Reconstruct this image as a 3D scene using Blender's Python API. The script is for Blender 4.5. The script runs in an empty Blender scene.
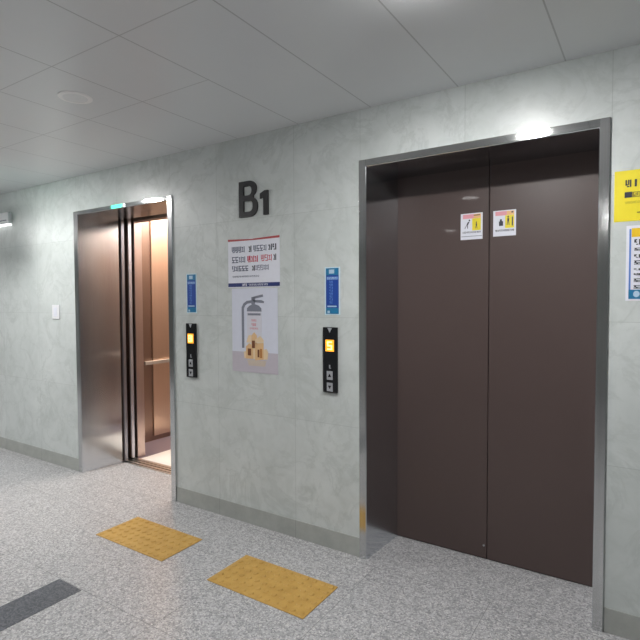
import bpy, bmesh, math, random
from mathutils import Vector, Matrix
random.seed(7)
C = bpy.context.scene.collection
scn = bpy.context.scene
PI = math.pi

# ------------------------------------------------------------------ colour
def s2l(c):
    c /= 255.0
    return c / 12.92 if c <= 0.04045 else ((c + 0.055) / 1.055) ** 2.4
def rgb(r, g, b): return (s2l(r), s2l(g), s2l(b), 1.0)

# ------------------------------------------------------------------ materials
class NT:
    def __init__(s, name):
        s.m = bpy.data.materials.new(name); s.m.use_nodes = True
        s.t = s.m.node_tree; s.n = s.t.nodes; s.l = s.t.links
        s.b = s.n['Principled BSDF']
    def node(s, typ, **kw):
        n = s.n.new(typ)
        for k, v in kw.items(): setattr(n, k, v)
        return n
    def math(s, op, a, b=None, c=None, clamp=False):
        n = s.n.new('ShaderNodeMath'); n.operation = op; n.use_clamp = clamp
        for i, v in enumerate((a, b, c)):
            if v is None: continue
            if isinstance(v, (int, float)): n.inputs[i].default_value = v
            else: s.l.new(v, n.inputs[i])
        return n.outputs[0]
    def mix(s, f, a, b):
        n = s.n.new('ShaderNodeMix'); n.data_type = 'RGBA'
        for sock, v in ((n.inputs[0], f), (n.inputs[6], a), (n.inputs[7], b)):
            if isinstance(v, (int, float)): sock.default_value = v
            elif isinstance(v, tuple): sock.default_value = v
            else: s.l.new(v, sock)
        return n.outputs[2]
    def pos(s):
        g = s.node('ShaderNodeTexCoord')
        x = s.node('ShaderNodeSeparateXYZ'); s.l.new(g.outputs['Object'], x.inputs[0])
        return g.outputs['Object'], x.outputs[0], x.outputs[1], x.outputs[2]
    def noise(s, vec, scale, detail=4, rough=.55, dist=0):
        n = s.node('ShaderNodeTexNoise'); s.l.new(vec, n.inputs['Vector'])
        n.inputs['Scale'].default_value = scale; n.inputs['Detail'].default_value = detail
        n.inputs['Roughness'].default_value = rough; n.inputs['Distortion'].default_value = dist
        return n.outputs[0]
    def ramp(s, f, p0, p1, c0=(0,0,0,1), c1=(1,1,1,1)):
        n = s.node('ShaderNodeValToRGB'); s.l.new(f, n.inputs[0])
        e = n.color_ramp.elements
        e[0].position = p0; e[0].color = c0; e[1].position = p1; e[1].color = c1
        return n.outputs[0]
    def lines(s, v, at, w):
        acc = None
        for a in at:
            d = s.math('LESS_THAN', s.math('ABSOLUTE', s.math('SUBTRACT', v, a)), w)
            acc = d if acc is None else s.math('MAXIMUM', acc, d)
        return acc
    def set(s, **kw):
        for k, v in kw.items():
            sock = s.b.inputs[k]
            if isinstance(v, (int, float, tuple)): sock.default_value = v
            else: s.l.new(v, sock)
        return s.m
    def bump(s, h, strength, dist=.002):
        n = s.node('ShaderNodeBump'); n.inputs['Strength'].default_value = strength
        n.inputs['Distance'].default_value = dist
        s.l.new(h, n.inputs['Height']); s.l.new(n.outputs[0], s.b.inputs['Normal'])

def plain(name, col, rough=.5, metal=0., **kw):
    """a painted / printed surface with faint unevenness"""
    t = NT(name); p, x, y, z = t.pos()
    n = t.noise(p, 35, 3)
    c = t.mix(n, tuple(v * .95 for v in col[:3]) + (1,), tuple(min(1, v * 1.04) for v in col[:3]) + (1,))
    t.set(**{'Base Color': c, 'Roughness': rough, 'Metallic': metal}); t.set(**kw)
    return t.m

def emis(name, col, strength, base=None):
    t = NT(name)
    t.set(**{'Base Color': base or col, 'Emission Color': col, 'Emission Strength': strength, 'Roughness': .4})
    return t.m

SEAM_X = [1.04, .445, -.152, -.748, -1.301, -1.73, -2.336, -2.77, -3.355, -3.87, -4.47, -5.07, -5.67, -6.27, -6.87, -7.47, -8.07]
def m_wall():
    t = NT('polished_marble_panels'); p, x, y, z = t.pos()
    cloud = t.noise(p, 1.7, 6, .62, .5)
    fine = t.noise(p, 9, 5, .65, .8)
    ve = t.noise(p, 2.8, 8, .66, .7)
    vein = t.ramp(t.math('ABSOLUTE', t.math('SUBTRACT', ve, .5)), .0, .035, (1,1,1,1), (0,0,0,1))
    col = t.mix(t.ramp(cloud, .3, .7), rgb(198,204,203), rgb(216,221,220))
    col = t.mix(t.math('MULTIPLY', t.ramp(fine, .42, .7), .5), col, rgb(186,193,190))
    col = t.mix(t.math('MULTIPLY', vein, t.math('MULTIPLY', cloud, .42)), col, rgb(154,162,158))
    # every slab a slightly different tone
    acc = None
    r = random.Random(3)
    for a in SEAM_X:
        d = t.math('MULTIPLY', t.math('LESS_THAN', x, a), r.uniform(-.5, .5))
        acc = d if acc is None else t.math('ADD', acc, d)
    row = t.math('FLOOR', t.math('DIVIDE', t.math('SUBTRACT', z, .11), .59))
    wn = t.node('ShaderNodeTexWhiteNoise'); wn.noise_dimensions = '2D'
    cv = t.node('ShaderNodeCombineXYZ'); t.l.new(acc, cv.inputs[0]); t.l.new(row, cv.inputs[1]); t.l.new(cv.outputs[0], wn.inputs['Vector'])
    col = t.mix(t.math('MULTIPLY', wn.outputs[0], .16), col, rgb(172,180,174))
    seam = t.math('MAXIMUM', t.lines(x, SEAM_X, .0016), t.lines(z, [.70, 1.29, 1.88], .0014))
    col = t.mix(t.math('MULTIPLY', seam, .26), col, rgb(120,128,124))
    t.set(**{'Base Color': col, 'Roughness': .32, 'Specular IOR Level': .4})
    t.bump(t.math('SUBTRACT', 1.0, seam), .10, .001)
    return t.m
def m_floor():
    t = NT('speckled_granite_tiles'); p, x, y, z = t.pos()
    v = t.node('ShaderNodeTexVoronoi'); t.l.new(p, v.inputs['Vector']); v.inputs['Scale'].default_value = 110
    sp = t.node('ShaderNodeSeparateColor'); t.l.new(v.outputs['Color'], sp.inputs[0])
    col = t.mix(t.ramp(sp.outputs[0], .0, 1.), rgb(143,143,145), rgb(196,196,198))
    v2 = t.node('ShaderNodeTexVoronoi'); t.l.new(p, v2.inputs['Vector']); v2.inputs['Scale'].default_value = 190
    s2 = t.node('ShaderNodeSeparateColor'); t.l.new(v2.outputs['Color'], s2.inputs[0])
    col = t.mix(t.math('MULTIPLY', t.math('GREATER_THAN', s2.outputs[1], .86), .55), col, rgb(96,96,100))
    col = t.mix(t.math('MULTIPLY', t.math('GREATER_THAN', s2.outputs[2], .88), .5), col, rgb(240,238,234))
    col = t.mix(t.math('MULTIPLY', t.noise(p, 3, 4), .2), col, rgb(168,168,170))
    fx = t.math('ABSOLUTE', t.math('SUBTRACT', t.math('FRACT', t.math('DIVIDE', t.math('ADD', x, .605 + .2915 + 58.3), .583)), .5))
    fy = t.math('ABSOLUTE', t.math('SUBTRACT', t.math('FRACT', t.math('DIVIDE', t.math('ADD', y, .412 + .2915 + 58.3), .583)), .5))
    lob = t.math('LESS_THAN', y, -.05)
    j = t.math('MULTIPLY', t.math('MAXIMUM', t.math('LESS_THAN', fx, .0034), t.math('LESS_THAN', fy, .0034)), lob)
    j = t.math('MAXIMUM', j, t.lines(y, [-.05], .0018))
    col = t.mix(t.math('MULTIPLY', j, .5), col, rgb(92,92,92))
    t.set(**{'Base Color': col, 'Roughness': .3, 'Specular IOR Level': .4})
    t.bump(t.math('SUBTRACT', 1.0, j), .3, .001)
    return t.m
def m_ceiling():
    t = NT('ceiling_panels'); p, x, y, z = t.pos()
    X = [-.325 + .457 * k for k in range(-19, 6)]
    sx = t.lines(x, X, .0030)
    sy = t.math('MAXIMUM', t.math('MULTIPLY', t.lines(y, [-1.157, -2.077, -2.537], .0026), t.math('LESS_THAN', x, -1.24)),
                t.math('MULTIPLY', t.lines(y, [-.697], .0026), t.math('LESS_THAN', x, -1.69)))
    s = t.math('MAXIMUM', sx, t.math('MULTIPLY', sy, .8))
    col = t.mix(t.noise(p, 2, 3), rgb(224,227,229), rgb(229,232,234))
    col = t.mix(t.math('MULTIPLY', s, .42), col, rgb(110,112,114))
    t.set(**{'Base Color': col, 'Roughness': .33, 'Specular IOR Level': .5})
    t.bump(t.math('SUBTRACT', 1.0, s), .3, .001)
    return t.m
def m_steel(name, col, rough, brushed='Z', aniso=.75):
    t = NT(name); p, x, y, z = t.pos()
    mp = t.node('ShaderNodeMapping'); t.l.new(p, mp.inputs[0])
    sc = {'Z': (220, 220, 1.5), 'X': (1.5, 220, 220)}[brushed]
    mp.inputs['Scale'].default_value = sc
    n = t.noise(mp.outputs[0], 1, 3, .6)
    c = t.mix(n, tuple(v * .88 for v in col[:3]) + (1,), tuple(min(1, v * 1.08) for v in col[:3]) + (1,))
    t.set(**{'Base Color': c, 'Metallic': 1., 'Roughness': rough})
    if aniso:
        tg = t.node('ShaderNodeTangent'); tg.direction_type = 'RADIAL'; tg.axis = 'Z'
        t.set(**{'Anisotropic': aniso, 'Anisotropic Rotation': 0.0})
        t.l.new(tg.outputs[0], t.b.inputs['Tangent'])
    return t.m
def m_door():
    t = NT('brown_painted_steel'); p, x, y, z = t.pos()
    n = t.noise(p, 1.6, 5, .6)
    c = t.mix(n, rgb(80,67,65), rgb(88,75,72))
    t.set(**{'Base Color': c, 'Roughness': .40, 'Specular IOR Level': .35, 'Coat Weight': .07, 'Coat Roughness': .04})
    return t.m
def m_tactile():
    t = NT('ochre_tactile_rubber'); p, x, y, z = t.pos()
    c = t.mix(t.ramp(t.noise(p, 14, 5), .35, .7), rgb(200,160,84), rgb(184,144,68))
    t.set(**{'Base Color': c, 'Roughness': .5}); return t.m
def m_dark_granite():
    t = NT('dark_granite'); p, x, y, z = t.pos()
    v = t.node('ShaderNodeTexVoronoi'); t.l.new(p, v.inputs['Vector']); v.inputs['Scale'].default_value = 150
    sp = t.node('ShaderNodeSeparateColor'); t.l.new(v.outputs['Color'], sp.inputs[0])
    c = t.mix(sp.outputs[0], rgb(58,61,68), rgb(104,107,114))
    t.set(**{'Base Color': c, 'Roughness': .35}); return t.m
def m_base():
    t = NT('grey_stone_skirting'); p, x, y, z = t.pos()
    c = t.mix(t.ramp(t.noise(p, 7, 6, .65), .3, .7), rgb(158,161,157), rgb(178,181,176))
    seam = t.lines(x, SEAM_X, .0015)
    c = t.mix(t.math('MULTIPLY', seam, .5), c, rgb(110,112,110))
    t.set(**{'Base Color': c, 'Roughness': .35}); return t.m

WALL, FLOOR, CEIL, BASE = m_wall(), m_floor(), m_ceiling(), m_base()
STEEL = m_steel('brushed_stainless', (.70,.73,.76,1), .17, 'Z', .9)
MIRROR = m_steel('mirror_stainless_edge', (.62,.63,.63,1), .05, 'X', 0)
TRIM = m_steel('polished_stainless_edge', (.66,.67,.67,1), .15, 'Z', 0)
SILL = m_steel('sill_aluminium', (.72,.71,.68,1), .35, 'X', 0)
EDGE = m_steel('door_edge_steel', (.34,.35,.40,1), .32, 'Z', .5)
EDGE2 = m_steel('bluish_edge_steel', (.62,.64,.72,1), .38, 'Z', .5)
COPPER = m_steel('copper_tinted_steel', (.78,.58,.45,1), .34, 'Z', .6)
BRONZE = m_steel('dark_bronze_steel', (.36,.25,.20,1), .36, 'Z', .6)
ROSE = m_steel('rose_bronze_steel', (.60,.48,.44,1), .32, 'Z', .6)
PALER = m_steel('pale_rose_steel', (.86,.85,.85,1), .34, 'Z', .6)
DOOR = m_door()
TACT = m_tactile(); DARKG = m_dark_granite()
WHITE = plain('white_plastic', rgb(232,233,236), .35)
PAPER = plain('white_paper', rgb(228,230,240), .45)
BLACK = plain('black_gloss_plastic', rgb(24,25,28), .22)
LETTER = plain('charcoal_lettering', rgb(27,28,31), .4)
BUTTON = plain('grey_button', rgb(160,163,168), .35)
NAVY = plain('navy_print', rgb(36,74,158), .35)
NAVYD = plain('footer_navy_print', rgb(34,50,112), .4)
LBLUE = plain('light_blue_print', rgb(92,132,205), .35)
PALEB = plain('pale_blue_print', rgb(180,205,225), .35)
TEAL = plain('teal_print', rgb(36,120,165), .35)
HALO = plain('clear_acrylic_edge', rgb(205,228,236), .3)
INK = plain('grey_blue_ink', rgb(92,98,122), .5)
INKD = plain('black_ink', rgb(45,48,62), .5)
RED = plain('red_ink', rgb(196,72,92), .5)
REDE = plain('red_border_print', rgb(176,72,74), .5)
YEL = plain('yellow_print', rgb(240,222,50), .4)
AMB = plain('amber_print', rgb(236,196,40), .4)
OLIVE = plain('olive_print', rgb(150,135,40), .45)
PINK = plain('pink_print', rgb(230,160,170), .45)
PEACH = plain('peach_print', rgb(240,190,130), .45)
LAV = plain('lavender_print', rgb(216,220,234), .4)
LAVW = plain('pale_tan_print', rgb(206,192,178), .4)
LAVD = plain('mauve_print', rgb(194,188,198), .4)
PGREY = plain('grey_print', rgb(128,132,146), .4)
PBODY = plain('pale_body_print', rgb(216,216,226), .4)
TAN = plain('tan_print', rgb(226,188,140), .4)
TANL = plain('light_tan_print', rgb(232,208,172), .4)
BRN = plain('brown_print', rgb(120,72,44), .4)
ORG = plain('orange_brown_print', rgb(190,128,70), .4)
REDT = plain('faded_red_print', rgb(214,130,140), .45)
RIM = plain('bright_white_rim', rgb(254,254,254), .3)
SPK = plain('speaker_cloth', rgb(238,240,241), .5)
DGREY = plain('dark_grey_rubber', rgb(40,41,46), .5)
FAB = plain('grey_room_paint', rgb(160,163,162), .6)
AMBER = emis('amber_display', (1.0, .40, .03, 1), .85)
AMBERL = emis('amber_digit', (1.0, .74, .30, 1), 1.7)
LENS = emis('lamp_lens', (1, .985, .97, 1), 470)
LENSD = emis('dim_lamp_lens', (1, .985, .97, 1), 60)
STRIPL = emis('lit_strip', (1, 1, 1, 1), 1.4)
GREEN = emis('green_sign_light', (.12, 1.0, .62, 1), 3)
CABL = emis('cab_lamp', (1, .92, .82, 1), 3)
CABF = plain('cream_cab_floor', rgb(244,242,236), .3)
CABB = plain('mauve_cab_border', rgb(128,116,126), .3)

# ------------------------------------------------------------------ mesh helpers
def box(bm, x0, x1, y0, y1, z0, z1):
    g = bmesh.ops.create_cube(bm, size=1)['verts']
    for v in g:
        v.co = Vector((x0 + (x1-x0)*(v.co.x+.5), y0 + (y1-y0)*(v.co.y+.5), z0 + (z1-z0)*(v.co.z+.5)))
    return g
def prism(bm, pts, a, b, axis):
    """polygon pts extruded from a to b along axis ('z': pts are x,y / 'x': pts are y,z / 'y': pts are x,z)"""
    def mk(p, t): return {'z': (p[0], p[1], t), 'x': (t, p[0], p[1]), 'y': (p[0], t, p[1])}[axis]
    A = [bm.verts.new(mk(p, a)) for p in pts]; B = [bm.verts.new(mk(p, b)) for p in pts]
    n = len(pts)
    bm.faces.new(A); bm.faces.new(B[::-1])
    for i in range(n): bm.faces.new((A[i], B[i], B[(i+1) % n], A[(i+1) % n]))
def cyl(bm, c, r, d, axis='z', r2=None, seg=28):
    M = {'z': Matrix.Identity(4), 'y': Matrix.Rotation(PI/2, 4, 'X'), 'x': Matrix.Rotation(PI/2, 4, 'Y')}[axis]
    bmesh.ops.create_cone(bm, cap_ends=True, segments=seg, radius1=r, radius2=r if r2 is None else r2, depth=d, matrix=Matrix.Translation(c) @ M)
def obj(name, bm, mat, parent=None, bevel=0, smooth=False, origin=None, seg=2):
    bmesh.ops.recalc_face_normals(bm, faces=bm.faces)
    off = Vector(origin) if origin else Vector((0,0,0))
    if parent is not None: off = parent_world(parent) if origin is None else off
    bmesh.ops.translate(bm, verts=bm.verts, vec=-off)
    me = bpy.data.meshes.new(name); bm.to_mesh(me); bm.free()
    o = bpy.data.objects.new(name, me); C.objects.link(o); me.materials.append(mat)
    if parent is not None:
        o.parent = parent; o.location = off - parent_world(parent)
    else: o.location = off
    if smooth:
        for p in me.polygons: p.use_smooth = True
    if bevel:
        m = o.modifiers.new('bevel', 'BEVEL'); m.width = bevel; m.segments = seg; m.limit_method = 'ANGLE'
    return o
def parent_world(p):
    v = Vector(p.location)
    while p.parent: p = p.parent; v += Vector(p.location)
    return v
def BX(*a):
    bm = bmesh.new(); box(bm, *a); return bm
def thing(name, label, cat, loc, group=None):
    o = bpy.data.objects.new(name, None); C.objects.link(o); o.location = loc; o.empty_display_size = .1
    return tag(o, label, cat, group)
def tag(o, label, cat, group=None):
    o['label'] = label; o['category'] = cat
    if group: o['group'] = group
    return o
def struct(name, bm, mat, **kw):
    o = obj(name, bm, mat, **kw); o['kind'] = 'structure'; return o

H = 2.378
# ------------------------------------------------------------------ setting
struct('floor', BX(-9, 3.0, -6, .345, -.12, 0), FLOOR)
struct('ceiling', BX(-9, 3.0, -6, .30, H, H+.1), CEIL)
bm = bmesh.new()
xs = [-9, -3.87, -2.77, -1.28, -.178, 3.0]; zt = 2.09
# one wall with two doorways, as a single slab
zs = [0, zt, H]
G = [[bm.verts.new((x, 0, z)) for z in zs] for x in xs]
fs = [bm.faces.new((G[i][k], G[i+1][k], G[i+1][k+1], G[i][k+1])) for i in range(len(xs)-1) for k in range(2) if not (k == 0 and i in (1, 3))]
ex = bmesh.ops.extrude_face_region(bm, geom=fs)
bmesh.ops.translate(bm, verts=[g for g in ex['geom'] if isinstance(g, bmesh.types.BMVert)], vec=(0, .30, 0))
struct('wall_back', bm, WALL)
struct('wall_front', BX(-9, 3.0, -6.1, -6, 0, H), FAB)
struct('wall_left', BX(-9.1, -9, -6, .30, 0, H), FAB)
struct('wall_right', BX(3.0, 3.1, -6, .30, 0, H), FAB)
struct('baseboard_left', BX(-9, -3.897, -.004, -.0002, .0, .104), BASE, bevel=.001)
struct('baseboard_middle', BX(-2.743, -1.305, -.004, -.0002, .0, .104), BASE, bevel=.001)
struct('baseboard_right', BX(-.153, 3.0, -.004, -.0002, .0, .104), BASE, bevel=.001)

# ------------------------------------------------------------------ elevators
def jamb_pts(xo, xi, xb, s):
    """plan outline: trim outer edge xo, inner edge xi, back edge xb; s=+1 for the left jamb"""
    return [(xo, -.0002), (xo, -.009), (xi - s*.003, -.009), (xi, -.006), (xb, .335), (xb - s*.012, .335), (xi - s*.014, .004), (xi - s*.014, -.0002)]
def frame(root, xol, xil, xbl, xor_, xir, xbr, zi, zo):
    bm = bmesh.new(); prism(bm, jamb_pts(xol, xil, xbl, 1), .0, zi, 'z')
    f = obj('jamb', bm, STEEL, root)
    bm = bmesh.new(); prism(bm, jamb_pts(xor_, xir, xbr, -1), .0, zi, 'z')
    obj('jamb', bm, STEEL, root)
    bm = bmesh.new()
    prism(bm, [(-.0002, zo), (-.009, zo), (-.009, zi + .003), (-.006, zi), (.335, zi), (.335, zi + .010), (-.0002, zi + .010)], xol, xor_, 'x')
    obj('head', bm, STEEL, root)
    # polished facing strips of the frame
    bm = bmesh.new(); box(bm, xol, xil-.002, -.0112, -.0092, 0, zo); obj('facing', bm, TRIM, root, bevel=.0009)
    bm = bmesh.new(); box(bm, xir+.002, xor_, -.0112, -.0092, 0, zo); obj('facing', bm, TRIM, root, bevel=.0009)
    bm = bmesh.new(); box(bm, xil-.0015, xir+.0015, -.0112, -.0092, zi+.002, zo); obj('facing', bm, MIRROR, root, bevel=.0009)

# closed one on the right
E2 = thing('elevator_entrance', 'closed elevator with brown double doors in a stainless steel frame', 'elevator', (-.73, 0, 0))
frame(E2, -1.303, -1.2625, -1.239, -.157, -.196, -.222, 2.076, 2.1125)
dl = obj('door_panel', BX(-1.29, -.7245, .337, .375, .004, 2.12), DOOR, E2, bevel=.003)
dr = obj('door_panel', BX(-.7215, -.17, .337, .375, .004, 2.12), DOOR, E2, bevel=.003)
bm = bmesh.new(); cyl(bm, (-.7385, .3355, .075), .006, .005, 'y', seg=16); obj('keyhole', bm, TRIM, dl)
bm = bmesh.new(); box(bm, -.7248, -.7212, .352, .37, .004, 2.12); obj('rubber_seal', bm, DGREY, E2)

# open one on the left
E1 = thing('elevator_entrance', 'open elevator doorway in a stainless steel frame with its door slid aside', 'elevator', (-3.32, 0, 0))
frame(E1, -3.896, -3.847, -3.808, -2.744, -2.79, -2.82, 2.071, 2.1005)
d1 = obj('door_panel', BX(-4.40, -3.802, .346, .384, .012, 2.12), DOOR, E1, bevel=.002)
obj('door_edge', BX(-3.8018, -3.792, .350, .380, .012, 2.12), EDGE, E1, bevel=.002)
obj('door_panel', BX(-2.80, -2.22, .346, .384, .012, 2.12), DOOR, E1, bevel=.002)
bm = bmesh.new()
box(bm, -4.42, -2.2, .3455, .358, -.05, .004); box(bm, -4.42, -2.2, .372, .398, -.05, .004); box(bm, -4.42, -2.2, .3455, .398, -.05, -.012)
obj('sill', bm, SILL, E1)

# the car
CAR = thing('elevator_car', 'lit copper-walled elevator car with a cream floor seen through the open doorway', 'elevator car', (-3.3, 1.2, 0))
xl, xr, yb = -4.15, -2.45, 1.95
bm = bmesh.new(); box(bm, xl-.04, xr+.04, .415, .435, -.05, .004); box(bm, xl-.04, xr+.04, .448, .482, -.05, .004); box(bm, xl-.04, xr+.04, .415, .482, -.05, -.012)
obj('sill', bm, SILL, CAR)
obj('floor_covering', BX(-3.76, -2.84, .4825, 1.55, -.05, .003), CABF, CAR)
bm = bmesh.new(); box(bm, xl, -3.7605, .4825, yb, -.05, .003); box(bm, -2.8395, xr, .4825, yb, -.05, .003); box(bm, -3.7605, -2.8395, 1.5505, yb, -.05, .003)
obj('floor_border', bm, CABB, CAR)
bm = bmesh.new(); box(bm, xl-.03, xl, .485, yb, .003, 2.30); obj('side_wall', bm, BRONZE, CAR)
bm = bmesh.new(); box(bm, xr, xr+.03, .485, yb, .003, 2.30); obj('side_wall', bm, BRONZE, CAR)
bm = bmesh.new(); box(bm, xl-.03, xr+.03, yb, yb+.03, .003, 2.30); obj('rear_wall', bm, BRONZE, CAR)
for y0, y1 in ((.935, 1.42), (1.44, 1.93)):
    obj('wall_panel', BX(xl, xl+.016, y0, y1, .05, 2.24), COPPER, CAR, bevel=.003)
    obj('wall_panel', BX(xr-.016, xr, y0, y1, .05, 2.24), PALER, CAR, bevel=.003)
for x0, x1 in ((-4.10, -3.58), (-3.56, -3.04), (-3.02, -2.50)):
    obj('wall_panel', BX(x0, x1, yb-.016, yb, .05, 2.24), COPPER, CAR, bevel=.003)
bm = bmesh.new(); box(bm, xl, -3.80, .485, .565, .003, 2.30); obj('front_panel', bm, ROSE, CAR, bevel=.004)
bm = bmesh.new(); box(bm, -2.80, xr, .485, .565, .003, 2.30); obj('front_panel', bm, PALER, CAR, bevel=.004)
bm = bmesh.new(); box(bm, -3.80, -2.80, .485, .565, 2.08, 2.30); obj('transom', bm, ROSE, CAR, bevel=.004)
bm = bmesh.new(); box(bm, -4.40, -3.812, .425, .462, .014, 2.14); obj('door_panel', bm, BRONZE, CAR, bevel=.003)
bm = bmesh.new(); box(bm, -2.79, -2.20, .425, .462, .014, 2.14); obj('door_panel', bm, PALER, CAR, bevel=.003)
bm = bmesh.new(); box(bm, -3.8115, -3.803, .428, .459, .014, 2.14); obj('door_edge', bm, EDGE2, CAR, bevel=.002)
bm = bmesh.new(); box(bm, xl-.03, xr+.03, .485, yb+.03, 2.30, 2.33); obj('car_ceiling', bm, WHITE, CAR)
cl = obj('ceiling_lamp', BX(-3.95, -2.65, .72, 1.75, 2.285, 2.2995), CABL, CAR)
for sx, xw in ((1, xl + .016), (-1, xr - .016)):
    bm = bmesh.new(); xx = xw + sx*.045
    box(bm, min(xx-.011, xx+.011), max(xx-.011, xx+.011), .80, 1.86, .772, .808)
    h = obj('handrail', bm, SILL, CAR, bevel=.004)
    for yy in (1.0, 1.68):
        bm = bmesh.new(); cyl(bm, ((xw + xx) / 2, yy, .79), .009, abs(xx - xw), 'x', seg=14); obj('bracket', bm, SILL, h)
la = bpy.data.lights.new('car_lamp', 'AREA'); la.shape = 'RECTANGLE'; la.size = 1.2; la.size_y = .95; la.energy = 22; la.color = (1, .96, .91)
lo = bpy.data.objects.new('car_lamp', la); C.objects.link(lo); lo.location = (-3.3, 1.23, 2.27)

# ------------------------------------------------------------------ floor markings
def mat_tile(x0, label):
    y0, y1, w = -.612, -.316, .582
    r = thing('tactile_paving', label, 'tactile paving', (x0 + w/2, (y0+y1)/2, 0), 'yellow tactile paving in front of the elevators')
    obj('base_sheet', BX(x0, x0+w, y0, y1, .0002, .004), TACT, r, bevel=.0015)
    bm = bmesh.new(); nx, ny = 12, 6
    for i in range(nx):
        for k in range(ny):
            cx = x0 + w*(i+.5)/nx; cy = y0 + (y1-y0)*(k+.5)/ny
            cyl(bm, (cx, cy, .0063), .0150, .0045, 'z', r2=.0105, seg=14)
    obj('raised_dots', bm, TACT, r)
mat_tile(-2.752, 'yellow dotted tactile paving mat on the floor in front of the open elevator')
mat_tile(-1.835, 'yellow dotted tactile paving mat on the floor below the extinguisher poster, nearest the closed elevator')
o = obj('floor_strip', BX(-2.462, -2.276, -3.3, -1.0, .0002, .0016), DARKG, origin=(-2.37, -2.1, 0))
tag(o, 'dark grey granite strip set in the pale floor at lower left', 'floor strip')

# ------------------------------------------------------------------ lettering on the wall
def ring_prism(bm, outer, holes, y0, y1):
    """extrude an outline with holes (x,z) along y"""
    es = []
    loops = []
    for loop in [outer] + holes:
        vs = [bm.verts.new((p[0], y0, p[1])) for p in loop]; loops.append(vs)
        es += [bm.edges.new((vs[i], vs[(i+1) % len(vs)])) for i in range(len(vs))]
    f = bmesh.ops.triangle_fill(bm, edges=es, use_beauty=True)
    faces = [g for g in f['geom'] if isinstance(g, bmesh.types.BMFace)]
    ex = bmesh.ops.extrude_face_region(bm, geom=faces)
    bmesh.ops.translate(bm, verts=[g for g in ex['geom'] if isinstance(g, bmesh.types.BMVert)], vec=(0, y1-y0, 0))
def arc(cx, cz, rx, rz, a0, a1, n=8):
    return [(cx + rx*math.cos(math.radians(a0 + (a1-a0)*i/n)), cz + rz*math.sin(math.radians(a0 + (a1-a0)*i/n))) for i in range(n+1)]
x0, x1, z0, z1 = -2.137, -1.992, 1.893, 2.107
zm = 2.008; s = .036
outer = [(x0, z0)] + arc(x1-.055, z0+.056, .055, .056, -90, 0) + arc(x1-.048, zm-.052, .048, .050, 0, 70, 4) \
    + arc(x1-.056, zm+.050, .048, .046, -60, 0, 4) + arc(x1-.062, z1-.050, .054, .050, 0, 90) + [(x0, z1)]
h1 = [(x0+s, z0+.030)] + arc(x1-s-.026, z0+.056, .026, .026, -90, 0, 5) + arc(x1-s-.026, zm-.045, .026, .026, 0, 90, 5) + [(x0+s, zm-.019)]
h2 = [(x0+s, zm+.013)] + arc(x1-s-.034, zm+.037, .026, .024, -90, 0, 5) + arc(x1-s-.034, z1-.054, .026, .024, 0, 90, 5) + [(x0+s, z1-.030)]
bm = bmesh.new(); ring_prism(bm, outer, [h1, h2], -.012, -.0003)
tag(obj('wall_letter', bm, LETTER, origin=(-2.065, 0, 1.893)), 'large dark letter B on the marble wall between the elevators', 'letter')
bm = bmesh.new()
ring_prism(bm, [(-1.946, 1.893), (-1.912, 1.893), (-1.912, 2.036), (-1.938, 2.036), (-1.972, 2.020), (-1.972, 1.990), (-1.946, 2.000)], [], -.012, -.0003)
tag(obj('wall_numeral', bm, LETTER, origin=(-1.94, 0, 1.893)), 'smaller dark numeral 1 right beside the letter B on the wall', 'numeral')

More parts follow.
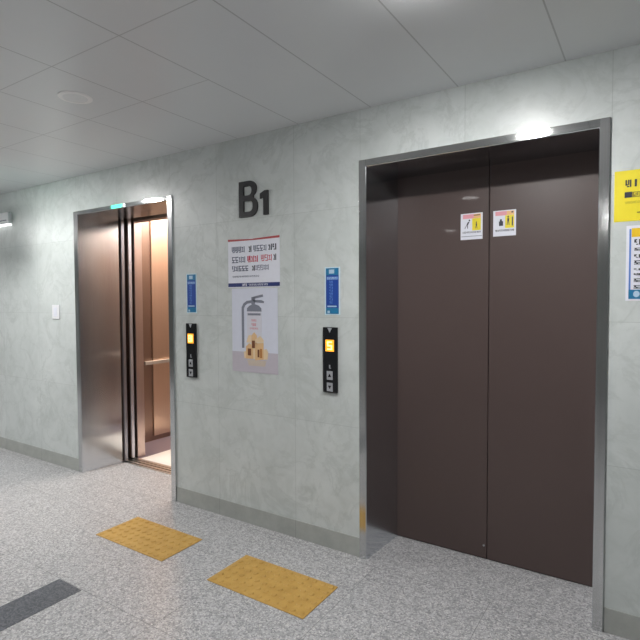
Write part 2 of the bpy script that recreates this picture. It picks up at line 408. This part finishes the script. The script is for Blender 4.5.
# ------------------------------------------------------------------ flat printed things
class Sheet:
    """printed sheet on a wall plane; u,v in 0..1 from its top-left corner"""
    def __init__(s, root, x0, x1, z1, z0, y):
        s.r, s.x0, s.x1, s.z1, s.z0, s.y = root, x0, x1, z1, z0, y
    def P(s, u, v): return (s.x0 + (s.x1-s.x0)*u, s.z1 + (s.z0-s.z1)*v)
    def rect(s, bm, u0, v0, u1, v1, lift=.0006):
        a, b = s.P(u0, v0), s.P(u1, v1)
        box(bm, a[0], b[0], s.y - lift, s.y - .00005, b[1], a[1])
    def poly(s, bm, pts, lift=.0006):
        prism(bm, [s.P(*p) for p in pts], s.y - lift, s.y - .00005, 'y')
    def put(s, name, bm, mat): return obj(name, bm, mat, s.r)
    def G(s, name, mat, *a):
        bm = bmesh.new(); s.glyphs(bm, *a); return s.put(name, bm, mat)
    def R(s, name, mat, *a):
        bm = bmesh.new(); s.rect(bm, *a); return s.put(name, bm, mat)
    def O(s, name, mat, pts, lift=.0006):
        bm = bmesh.new(); s.poly(bm, pts, lift); return s.put(name, bm, mat)
    def glyphs(s, bm, u0, u1, v0, v1, n, seed, dense=1., lift=.0006):
        """n syllable-block characters of short strokes between u0 and u1"""
        r = random.Random(seed); w = (u1-u0)/n
        for i in range(n):
            a = u0 + w*i + w*.06; b = a + w*.86; h = v1-v0; k = r.randrange(4); t = w*.17*dense; q = h*.13*dense
            if k != 2: s.rect(bm, b - t, v0, b, v1, lift)
            if k == 0:
                s.rect(bm, a, v0, b - t*2, v0 + q, lift); s.rect(bm, a, v0 + h*.42, b - t*2, v0 + h*.42 + q, lift); s.rect(bm, a, v0, a + t, v0 + h*.5, lift)
                s.rect(bm, a + t, v1 - q, b - t*1.3, v1, lift)
            elif k == 1:
                s.rect(bm, a, v0 + h*.1, b - t*2, v0 + h*.1 + q, lift); s.rect(bm, a, v1 - h*.25, b - t*1.5, v1 - h*.25 + q, lift); s.rect(bm, a + w*.2, v0 + h*.25, a + w*.2 + t, v1 - h*.3, lift)
            elif k == 2:
                s.rect(bm, a, v0, b, v0 + q, lift); s.rect(bm, a, v0 + h*.48, b, v0 + h*.48 + q, lift); s.rect(bm, (a+b)/2 - t/2, v0 + h*.5, (a+b)/2 + t/2, v1, lift); s.rect(bm, a, v1 - q, b, v1, lift)
                s.rect(bm, a + t*.4, v0, a + t*1.4, v0 + h*.5, lift)
            else:
                s.rect(bm, a, v0, a + t, v1 - h*.3, lift); s.rect(bm, a + w*.36, v0, a + w*.36 + t, v1 - h*.3, lift); s.rect(bm, a, v1 - h*.4, a + w*.36, v1 - h*.4 + q, lift); s.rect(bm, a + t, v1 - q, b - t*1.3, v1, lift)

def sheet(name, label, cat, x0, x1, z1, z0, mat, y=0, thick=.0015, part='sheet', bevel=0, group=None):
    r = thing(name, label, cat, ((x0+x1)/2, y, z0), group)
    obj(part, BX(x0, x1, y-thick, y, z0, z1), mat, r, bevel=bevel)
    return Sheet(r, x0, x1, z1, z0, y - thick)
# the notice
N = sheet('notice', 'white notice with lines of blue-grey and red print and a navy footer on the wall', 'notice', -2.240, -1.834, 1.756, 1.466, PAPER)
bm = bmesh.new(); N.poly(bm, [(0, -.035), (.5, -.005), (.5, .018), (0, .012)]); N.poly(bm, [(.5, -.012), (1, -.035), (1, .012), (.5, .018)])
N.put('red_border', bm, REDE)
bm = bmesh.new(); N.rect(bm, 0, .905, 1, .985); N.put('navy_footer', bm, NAVYD)
N.G('footer_emblem', PAPER, .28, .38, .915, .972, 2, 1, 1.5, .0010); N.G('footer_lettering', PAPER, .41, .78, .925, .965, 9, 2, 1, .0010)
for g in ((.075, .34, .13, .26, 4, 11, 1.2), (.505, .76, .13, .255, 4, 12, 1.1), (.075, .35, .345, .475, 4, 13, 1.15),
          (.075, .41, .54, .655, 5, 14, 1.3), (.54, .80, .54, .65, 5, 15, .9)): N.G('blue_grey_word', INK, *g)
N.G('small_print_line', INK, .09, .62, .75, .785, 16, 16, .9)
for g in ((.415, .475, .13, .265, 1, 22, 1.6), (.79, .945, .125, .25, 2, 18, 1.5), (.885, .94, .33, .46, 1, 20, 1.6), (.475, .54, .54, .655, 1, 20, 1.5)): N.G('dark_word', INKD, *g)
for g in ((.385, .60, .34, .475, 3, 24, 1.4), (.65, .86, .335, .465, 3, 25, 1.0)): N.G('red_word', RED, *g)
# the poster of the extinguisher
P = sheet('poster', 'pale poster of a grey fire extinguisher above wooden toy blocks, below the notice', 'poster', -2.212, -1.852, 1.4605, .946, LAV)
def q(x, y): return ((x-45)/310., (y-33)/557.)
def pr(bm, x0, y0, x1, y1, lift=.0006): P.rect(bm, *q(x0, y0), *q(x1, y1), lift)
bm = bmesh.new(); pr(bm, 45, 455, 355, 590); P.put('printed_tabletop', bm, LAVD)
bm = bmesh.new(); pr(bm, 150, 186, 250, 470, .0009); P.put('printed_cylinder', bm, PBODY)
bm = bmesh.new()
P.poly(bm, [q(150,186), q(152,165), q(168,148), q(190,140), q(210,140), q(232,148), q(248,165), q(250,186)], .0010)
pr(bm, 182, 92, 206, 140, .0010)
P.poly(bm, [q(184,92), q(258,74), q(262,90), q(206,102)], .0010)
P.poly(bm, [q(184,108), q(250,112), q(268,120), q(266,132), q(206,126)], .0010)
P.poly(bm, [q(182,112), q(150,116), q(126,134), q(114,160), q(114,430), q(130,430), q(130,166), q(140,146), q(156,134), q(182,130)], .0010)
pr(bm, 156, 198, 244, 212, .0013)
P.put('printed_valve_and_hose', bm, PGREY)
U = lambda x: q(x, 0)[0]
V = lambda y: q(0, y)[1]
for g in ((180, 215, 238, 252, 3, 31, 1), (182, 213, 263, 282, 2, 32, 1.3), (168, 226, 292, 304, 5, 33, 1)):
    P.G('printed_red_word', REDT, U(g[0]), U(g[1]), V(g[2]), V(g[3]), *g[4:], .0013)
def qs(*a): return [q(a[i], a[i+1]) for i in range(0, len(a), 2)]
P.O('printed_block', TANL, qs(160,400, 230,400, 230,500, 160,500), .0011)
P.O('printed_block', TAN, qs(180,345, 200,322, 218,345, 218,400, 180,400), .0014)
P.O('printed_block', TAN, qs(205,395, 262,390, 262,500, 205,508), .0014)
P.O('printed_block', TAN, qs(142,420, 165,396, 192,420, 192,500, 142,500), .0015)
P.O('printed_block', TANL, qs(262,436, 280,428, 292,450, 288,498, 262,500), .0013)
P.O('printed_block', TANL, qs(128,455, 142,450, 142,500, 130,495), .0013)
P.O('printed_block', TANL, qs(205,372, 240,345, 262,372, 262,388, 205,392), .0016)
P.O('printed_block', TANL, qs(145,392, 160,345, 178,340, 178,392), .0013)
P.O('printed_reflection', LAVW, qs(150,508, 280,508, 270,545, 160,545), .0009)
for a_ in ((155,432,178,478), (184,378,204,428), (222,436,234,486)): P.R('printed_window', BRN, *q(a_[0], a_[1]), *q(a_[2], a_[3]), .0021)
P.R('printed_shadow', ORG, *q(238,430), *q(252,490), .0019)
# blue wall stickers beside the doors
def blue_sticker(x0, x1, label):
    r = sheet('instruction_sticker', label, 'sticker', x0-.008, x1+.008, 1.566, 1.304, HALO, part='clear_backing', group='blue stickers above the call panels')
    S = Sheet(r.r, x0, x1, 1.560, 1.310, r.y)
    bm = bmesh.new(); S.rect(bm, 0, 0, 1, 1); S.put('navy_field', bm, NAVY)
    S.R('teal_band', TEAL, 0, 0, 1, .15, .001); S.R('teal_band', TEAL, 0, .87, 1, 1, .001)
    S.R('caption_band', LBLUE, .05, .185, .95, .255, .001)
    S.G('caption', PALEB, .1, .9, .195, .245, 6, 5, 1, .0014)
    S.R('white_bar', PALEB, .12, .82, .84, .85, .001); S.R('white_mark', PALEB, .12, .93, .30, .985, .0014); S.R('white_mark', PALEB, .25, .03, .66, .12, .0014)
    bm = bmesh.new()
    for k in range(8): S.glyphs(bm, .26, .56, .275 + k*.064, .275 + k*.064 + .05, 1, 40 + k, 1.2, .001)
    S.put('column_lettering', bm, LBLUE)
blue_sticker(-2.612, -2.531, 'narrow blue instruction sticker on the wall right of the open elevator')
blue_sticker(-1.515, -1.433, 'narrow blue instruction sticker on the wall left of the closed elevator')

# hall call panels
def digit(bm, cx, cz, w, h, y, segs, t):
    S = {'a': (-w/2, h/2-t, w/2, h/2), 'g': (-w/2, -t/2, w/2, t/2), 'd': (-w/2, -h/2, w/2, -h/2+t),
         'f': (-w/2, 0, -w/2+t, h/2), 'b': (w/2-t, 0, w/2, h/2), 'e': (-w/2, -h/2, -w/2+t, 0), 'c': (w/2-t, -h/2, w/2, 0)}
    for c in segs:
        a = S[c]; box(bm, cx+a[0], cx+a[2], y-.0008, y, cz+a[1], cz+a[3])
def call_panel(x0, x1, label, chars):
    z0, z1 = .876, 1.237; cx = (x0+x1)/2
    r = thing('call_panel', label, 'call panel', (cx, 0, z0), 'black call panels beside the elevators')
    obj('face_plate', BX(x0, x1, -.014, 0, z0, z1), BLACK, r, bevel=.003)
    bm = bmesh.new(); prism(bm, [(cx-.014, z1-.004), (cx+.014, z1-.004), (cx, z1-.030)], -.0155, -.0142, 'y'); obj('arrow_mark', bm, BUTTON, r)
    d = obj('display', BX(cx-.027, cx+.027, -.0158, -.0142, 1.104, 1.168), AMBER, r)
    bm = bmesh.new()
    if chars == 'B1':
        digit(bm, cx-.009, 1.136, .022, .044, -.0158, 'abcdefg', .0055); box(bm, cx+.010, cx+.0165, -.0166, -.0158, 1.114, 1.158)
    else:
        digit(bm, cx, 1.136, .030, .046, -.0158, 'afgcd', .007)
    obj('floor_digits', bm, AMBERL, d)
    bm = bmesh.new(); box(bm, cx-.004, cx+.003, -.0155, -.0142, 1.012, 1.030); box(bm, cx-.004, cx+.008, -.0155, -.0142, 1.010, 1.014); obj('key_mark', bm, BUTTON, r)
    for zz, up in ((.972, 1), (.908, -1)):
        bm = bmesh.new(); box(bm, cx-.019, cx+.019, -.0175, -.0142, zz-.024, zz+.024)
        b = obj('button', bm, BUTTON, r, bevel=.004)
        bm = bmesh.new(); prism(bm, [(cx-.010, zz-up*.008), (cx+.010, zz-up*.008), (cx, zz+up*.011)], -.0185, -.0176, 'y'); obj('arrow', bm, BLACK, b)
call_panel(-2.618, -2.527, 'black call panel with amber display beside the open elevator', 'B1')
call_panel(-1.530, -1.438, 'black call panel with amber display beside the closed elevator', '5')

# signs at the right edge
Y = sheet('warning_sign', 'yellow sign with black print on the wall right of the closed elevator', 'sign', -.140, .16, 1.893, 1.692, YEL)
def yx(X): return (-.14 + (X-55)/10*.0042 + .14) / .30
def yv(V): return ((V-65)/10*.00398) / .201
Y.G('black_lettering', INKD, yx(142), yx(198), yv(160), yv(232), 1, 61, 1.3); Y.R('black_stroke', INKD, yx(220), yv(160), yx(238), yv(232))
Y.G('black_lettering', INKD, yx(258), yx(560), yv(160), yv(225), 4, 63, 1.3); Y.R('black_block', INKD, yx(140), yv(280), yx(200), yv(336))
Y.R('olive_band', OLIVE, yx(200.5), yv(282), yx(640), yv(336)); Y.G('band_lettering', YEL, yx(215), yx(600), yv(290), yv(328), 8, 66, 1, .001)
Y.G('small_print', OLIVE, yx(145), yx(285), yv(374), yv(396), 9, 64, .7); Y.G('small_print', OLIVE, yx(300), yx(560), yv(374), yv(396), 14, 65, .7)
Y.R('olive_line', OLIVE, yx(242), yv(482), yx(480), yv(496))
B = sheet('guide_sign', 'white blue-edged guide sign with small black symbols, below the yellow sign', 'sign', -.096, .13, 1.674, 1.376, PAPER)
def bx_(X): return ((X-47)/7.6*.0042) / .226
def bv(V): return ((V-35)/7.6*.00398) / .298
bm = bmesh.new(); B.rect(bm, bx_(66), bv(60), bx_(78), bv(590)); B.put('blue_rule', bm, LBLUE)
bm = bmesh.new(); B.rect(bm, bx_(80), bv(56), .95, bv(122)); B.put('yellow_header', bm, AMB)
bm = bmesh.new(); B.rect(bm, bx_(66), bv(520), .95, bv(590), .0009); B.put('teal_footer', bm, TEAL)
for k, (a, b) in enumerate(((140,182),(205,226),(254,280),(300,330),(360,374),(396,412),(436,462),(486,512))):
    B.G('black_symbol', INKD, bx_(94), bx_(140), bv(a), bv(b), 1, 70 + k, 1.4); B.G('text_line', INKD, bx_(165), .9, bv(a)+.01, bv(b)-.01, 7, 90 + k, .9)
bm = bmesh.new(); pt = [(bx_(115 + 20*math.cos(a)), bv(553 + 24*math.sin(a))) for a in [k*PI/8 for k in range(16)]]
B.poly(bm, pt, .0014); B.put('footer_emblem', bm, PALEB)

# stickers on the brown doors
def figure(S, bm, u, v, k, lean=0, lift=.001):
    pts = [(u + .05*k*math.cos(a), v + .05*k*math.sin(a)) for a in [i*PI/5 for i in range(10)]]
    S.poly(bm, pts, lift)
    S.poly(bm, [(u-.05*k+lean*.3, v+.07*k), (u+.06*k+lean*.3, v+.07*k), (u+.05*k+lean, v+.24*k), (u-.05*k+lean, v+.24*k)], lift)
    S.poly(bm, [(u-.05*k+lean, v+.24*k), (u-.01*k+lean, v+.24*k), (u-.04*k+lean*1.6, v+.42*k), (u-.08*k+lean*1.6, v+.42*k)], lift)
    S.poly(bm, [(u+.01*k+lean, v+.24*k), (u+.05*k+lean, v+.24*k), (u+.08*k+lean*1.2, v+.42*k), (u+.04*k+lean*1.2, v+.42*k)], lift)
yd = .3368
def door_sticker(x0, x1, z1, z0, label, var):
    S = sheet('door_sticker', label, 'sticker', x0, x1, z1, z0, PAPER, y=yd, thick=.001, group='safety stickers on the brown doors', part='sheet')
    bm = bmesh.new(); S.rect(bm, .10, .04, .60, .20); S.put('pink_header', bm, PINK)
    bm = bmesh.new(); S.rect(bm, .60, .04, .92, .20); S.put('peach_header', bm, PEACH)
    bm = bmesh.new(); S.rect(bm, .53, .205, .92, .66 if not var else .70); S.put('yellow_field', bm, YEL)
    def fig(*a):
        bm = bmesh.new(); figure(S, bm, *a); S.put('black_figure', bm, INKD)
    if not var:
        fig(.40, .27, .72, -.10); fig(.72, .36, .55, .0); S.R('header_line', INKD, .60, .07, .88, .10, .001)
        S.G('caption', INKD, .08, .92, .69, .755, 9, 101, 1); S.R('grey_rule', PGREY, .03, .865, .97, .885)
    else:
        S.O('black_figure', INKD, [(.30,.34), (.38,.34), (.39,.42), (.44,.43), (.44,.60), (.26,.60), (.26,.43), (.30,.42)], .001)
        fig(.66, .27, .75, .0); S.R('black_bar', INKD, .82, .28, .87, .62, .001); S.R('header_mark', INKD, .80, .07, .88, .12, .001)
        S.G('caption', INKD, .10, .92, .745, .82, 9, 103, 1.2)
door_sticker(-.873, -.757, 1.841, 1.703, 'small pink, white and yellow safety sticker on the left brown door', 0)
door_sticker(-.703, -.590, 1.8405, 1.7095, 'small peach, white and yellow safety sticker on the right brown door', 1)

# ------------------------------------------------------------------ small wall and ceiling fittings
r = thing('wall_switch', 'small white wall switch on the marble wall left of the open elevator', 'switch', (-4.187, 0, 1.24))
obj('plate', BX(-4.240, -4.134, -.009, -.0003, 1.241, 1.358), WHITE, r, bevel=.003)
obj('rocker', BX(-4.212, -4.162, -.0125, -.0092, 1.262, 1.337), PAPER, r, bevel=.002)
r = thing('emergency_light', 'white box light with a lit lower edge high on the wall at far left', 'light', (-5.03, 0, 2.08))
obj('housing', BX(-5.25, -4.872, -.034, 0, 2.092, 2.195), WHITE, r, bevel=.006)
obj('groove', BX(-5.24, -4.905, -.0360, -.0342, 2.118, 2.127), PGREY, r)
obj('lit_strip', BX(-5.245, -4.876, -.033, -.002, 2.078, 2.0915), STRIPL, r, bevel=.003)
# round ceiling speaker
def annulus(bm, cx, cy, z0, z1, ri, ro, n=40):
    L = [[bm.verts.new((cx + rr*math.cos(2*PI*i/n), cy + rr*math.sin(2*PI*i/n), z)) for i in range(n)] for rr, z in ((ri, z1), (ri, z0), (ro, z0 + (z1-z0)*.4), (ro, z1))]
    for k in range(4):
        for i in range(n): bm.faces.new((L[k][i], L[k][(i+1) % n], L[(k+1) % 4][(i+1) % n], L[(k+1) % 4][i]))
sx_, sy_ = -2.378, -.914
r = thing('ceiling_speaker', 'round white ceiling speaker in the panel above the open elevator', 'speaker', (sx_, sy_, H))
bm = bmesh.new(); annulus(bm, sx_, sy_, H-.0055, H-.0003, .057, .078); obj('rim', bm, RIM, r)
bm = bmesh.new(); cyl(bm, (sx_, sy_, H-.0025), .0568, .004); obj('grille', bm, SPK, r)
# recessed downlights
LP = [(-.615, -.915, 'round ceiling downlight glowing above the closed elevator'),
      (-4.10, -.955, 'round ceiling downlight beyond the left edge, before the open elevator'),
      (-1.495, -1.91, 'round ceiling downlight over the middle of the lobby'),
      (-2.42, -4.06, 'round ceiling downlight far behind the tactile paving'),
      (-5.4, -2.9, 'round ceiling downlight over the left end of the lobby, near the floor strip'),
      (.9, -2.9, 'round ceiling downlight over the right end of the lobby'),
      (-7.1, -1.46, 'round ceiling downlight at the far left end of the lobby'),
      (-.4, -4.6, 'round ceiling downlight by the rear wall of the lobby')]
src = None
for k, (x, y, lab) in enumerate(LP):
    if src is None:
        src = thing('downlight', lab, 'light', (x, y, H), 'ceiling downlights')
        bm = bmesh.new(); annulus(bm, x, y, H-.008, H-.0003, .078, .098); a = obj('trim_ring', bm, WHITE, src)
        bm = bmesh.new()
        prof = [(.0772, -.0005), (.0772, -.005), (.074, -.010), (.060, -.0135), (.035, -.0155)]
        R = [[bm.verts.new((x + q*math.cos(2*PI*i/40), y + q*math.sin(2*PI*i/40), H + dz)) for i in range(40)] for q, dz in prof]
        for A_, B_ in zip(R, R[1:]):
            for i in range(40): bm.faces.new((A_[i], A_[(i+1) % 40], B_[(i+1) % 40], B_[i]))
        bm.faces.new(R[-1]); bm.faces.new(R[0][::-1])
        b = obj('lens', bm, LENS, src, smooth=True)
        dim = b.data.copy(); dim.materials[0] = LENSD
        parts = [a, b]; d = src
    else:
        d = src.copy(); C.objects.link(d); d.location = (x, y, H); d['label'] = lab
        for p in parts:
            c = p.copy(); c.parent = d; C.objects.link(c)
            if p is b and k not in (1, 4, 6): c.data = dim
# green exit sign hanging from the ceiling, left of the view
r = thing('exit_sign', 'green lit exit sign hanging from the ceiling at far left', 'sign', (-4.31, -.72, H))
obj('housing', BX(-4.40, -4.22, -.735, -.705, 2.20, 2.34), WHITE, r, bevel=.004)
obj('lit_face', BX(-4.39, -4.23, -.7045, -.703, 2.21, 2.33), GREEN, r)
bm = bmesh.new(); cyl(bm, (-4.36, -.72, 2.359), .006, .0375); cyl(bm, (-4.26, -.72, 2.359), .006, .0375); obj('hanger', bm, TRIM, r)

# ------------------------------------------------------------------ world, camera
w = bpy.data.worlds.new('world'); scn.world = w; w.use_nodes = True
w.node_tree.nodes['Background'].inputs[0].default_value = (.5, .5, .5, 1)
w.node_tree.nodes['Background'].inputs[1].default_value = .02
cd = bpy.data.cameras.new('camera'); cam = bpy.data.objects.new('camera', cd); C.objects.link(cam)
yaw, pitch, roll, fpx = .577269761, -.0367817281, -.00446763457, 512.354942
cd.sensor_width = 36; cd.sensor_fit = 'HORIZONTAL'; cd.lens = fpx * 36 / 640; cd.clip_start = .05
fwd = Vector((-math.sin(yaw)*math.cos(pitch), math.cos(yaw)*math.cos(pitch), math.sin(pitch)))
right = Vector((math.cos(yaw), math.sin(yaw), 0)); up = right.cross(fwd)
r2 = right*math.cos(roll) + up*math.sin(roll); u2 = -right*math.sin(roll) + up*math.cos(roll)
M = Matrix((r2, u2, -fwd)).transposed().to_4x4(); M.translation = Vector((0, -2.3895, 1.38))
cam.matrix_world = M
scn.camera = cam
vs = scn.view_settings; vs.view_transform = 'Standard'; vs.look = 'None'; vs.exposure = 0.15; vs.gamma = 1.0
vs.use_curve_mapping = False
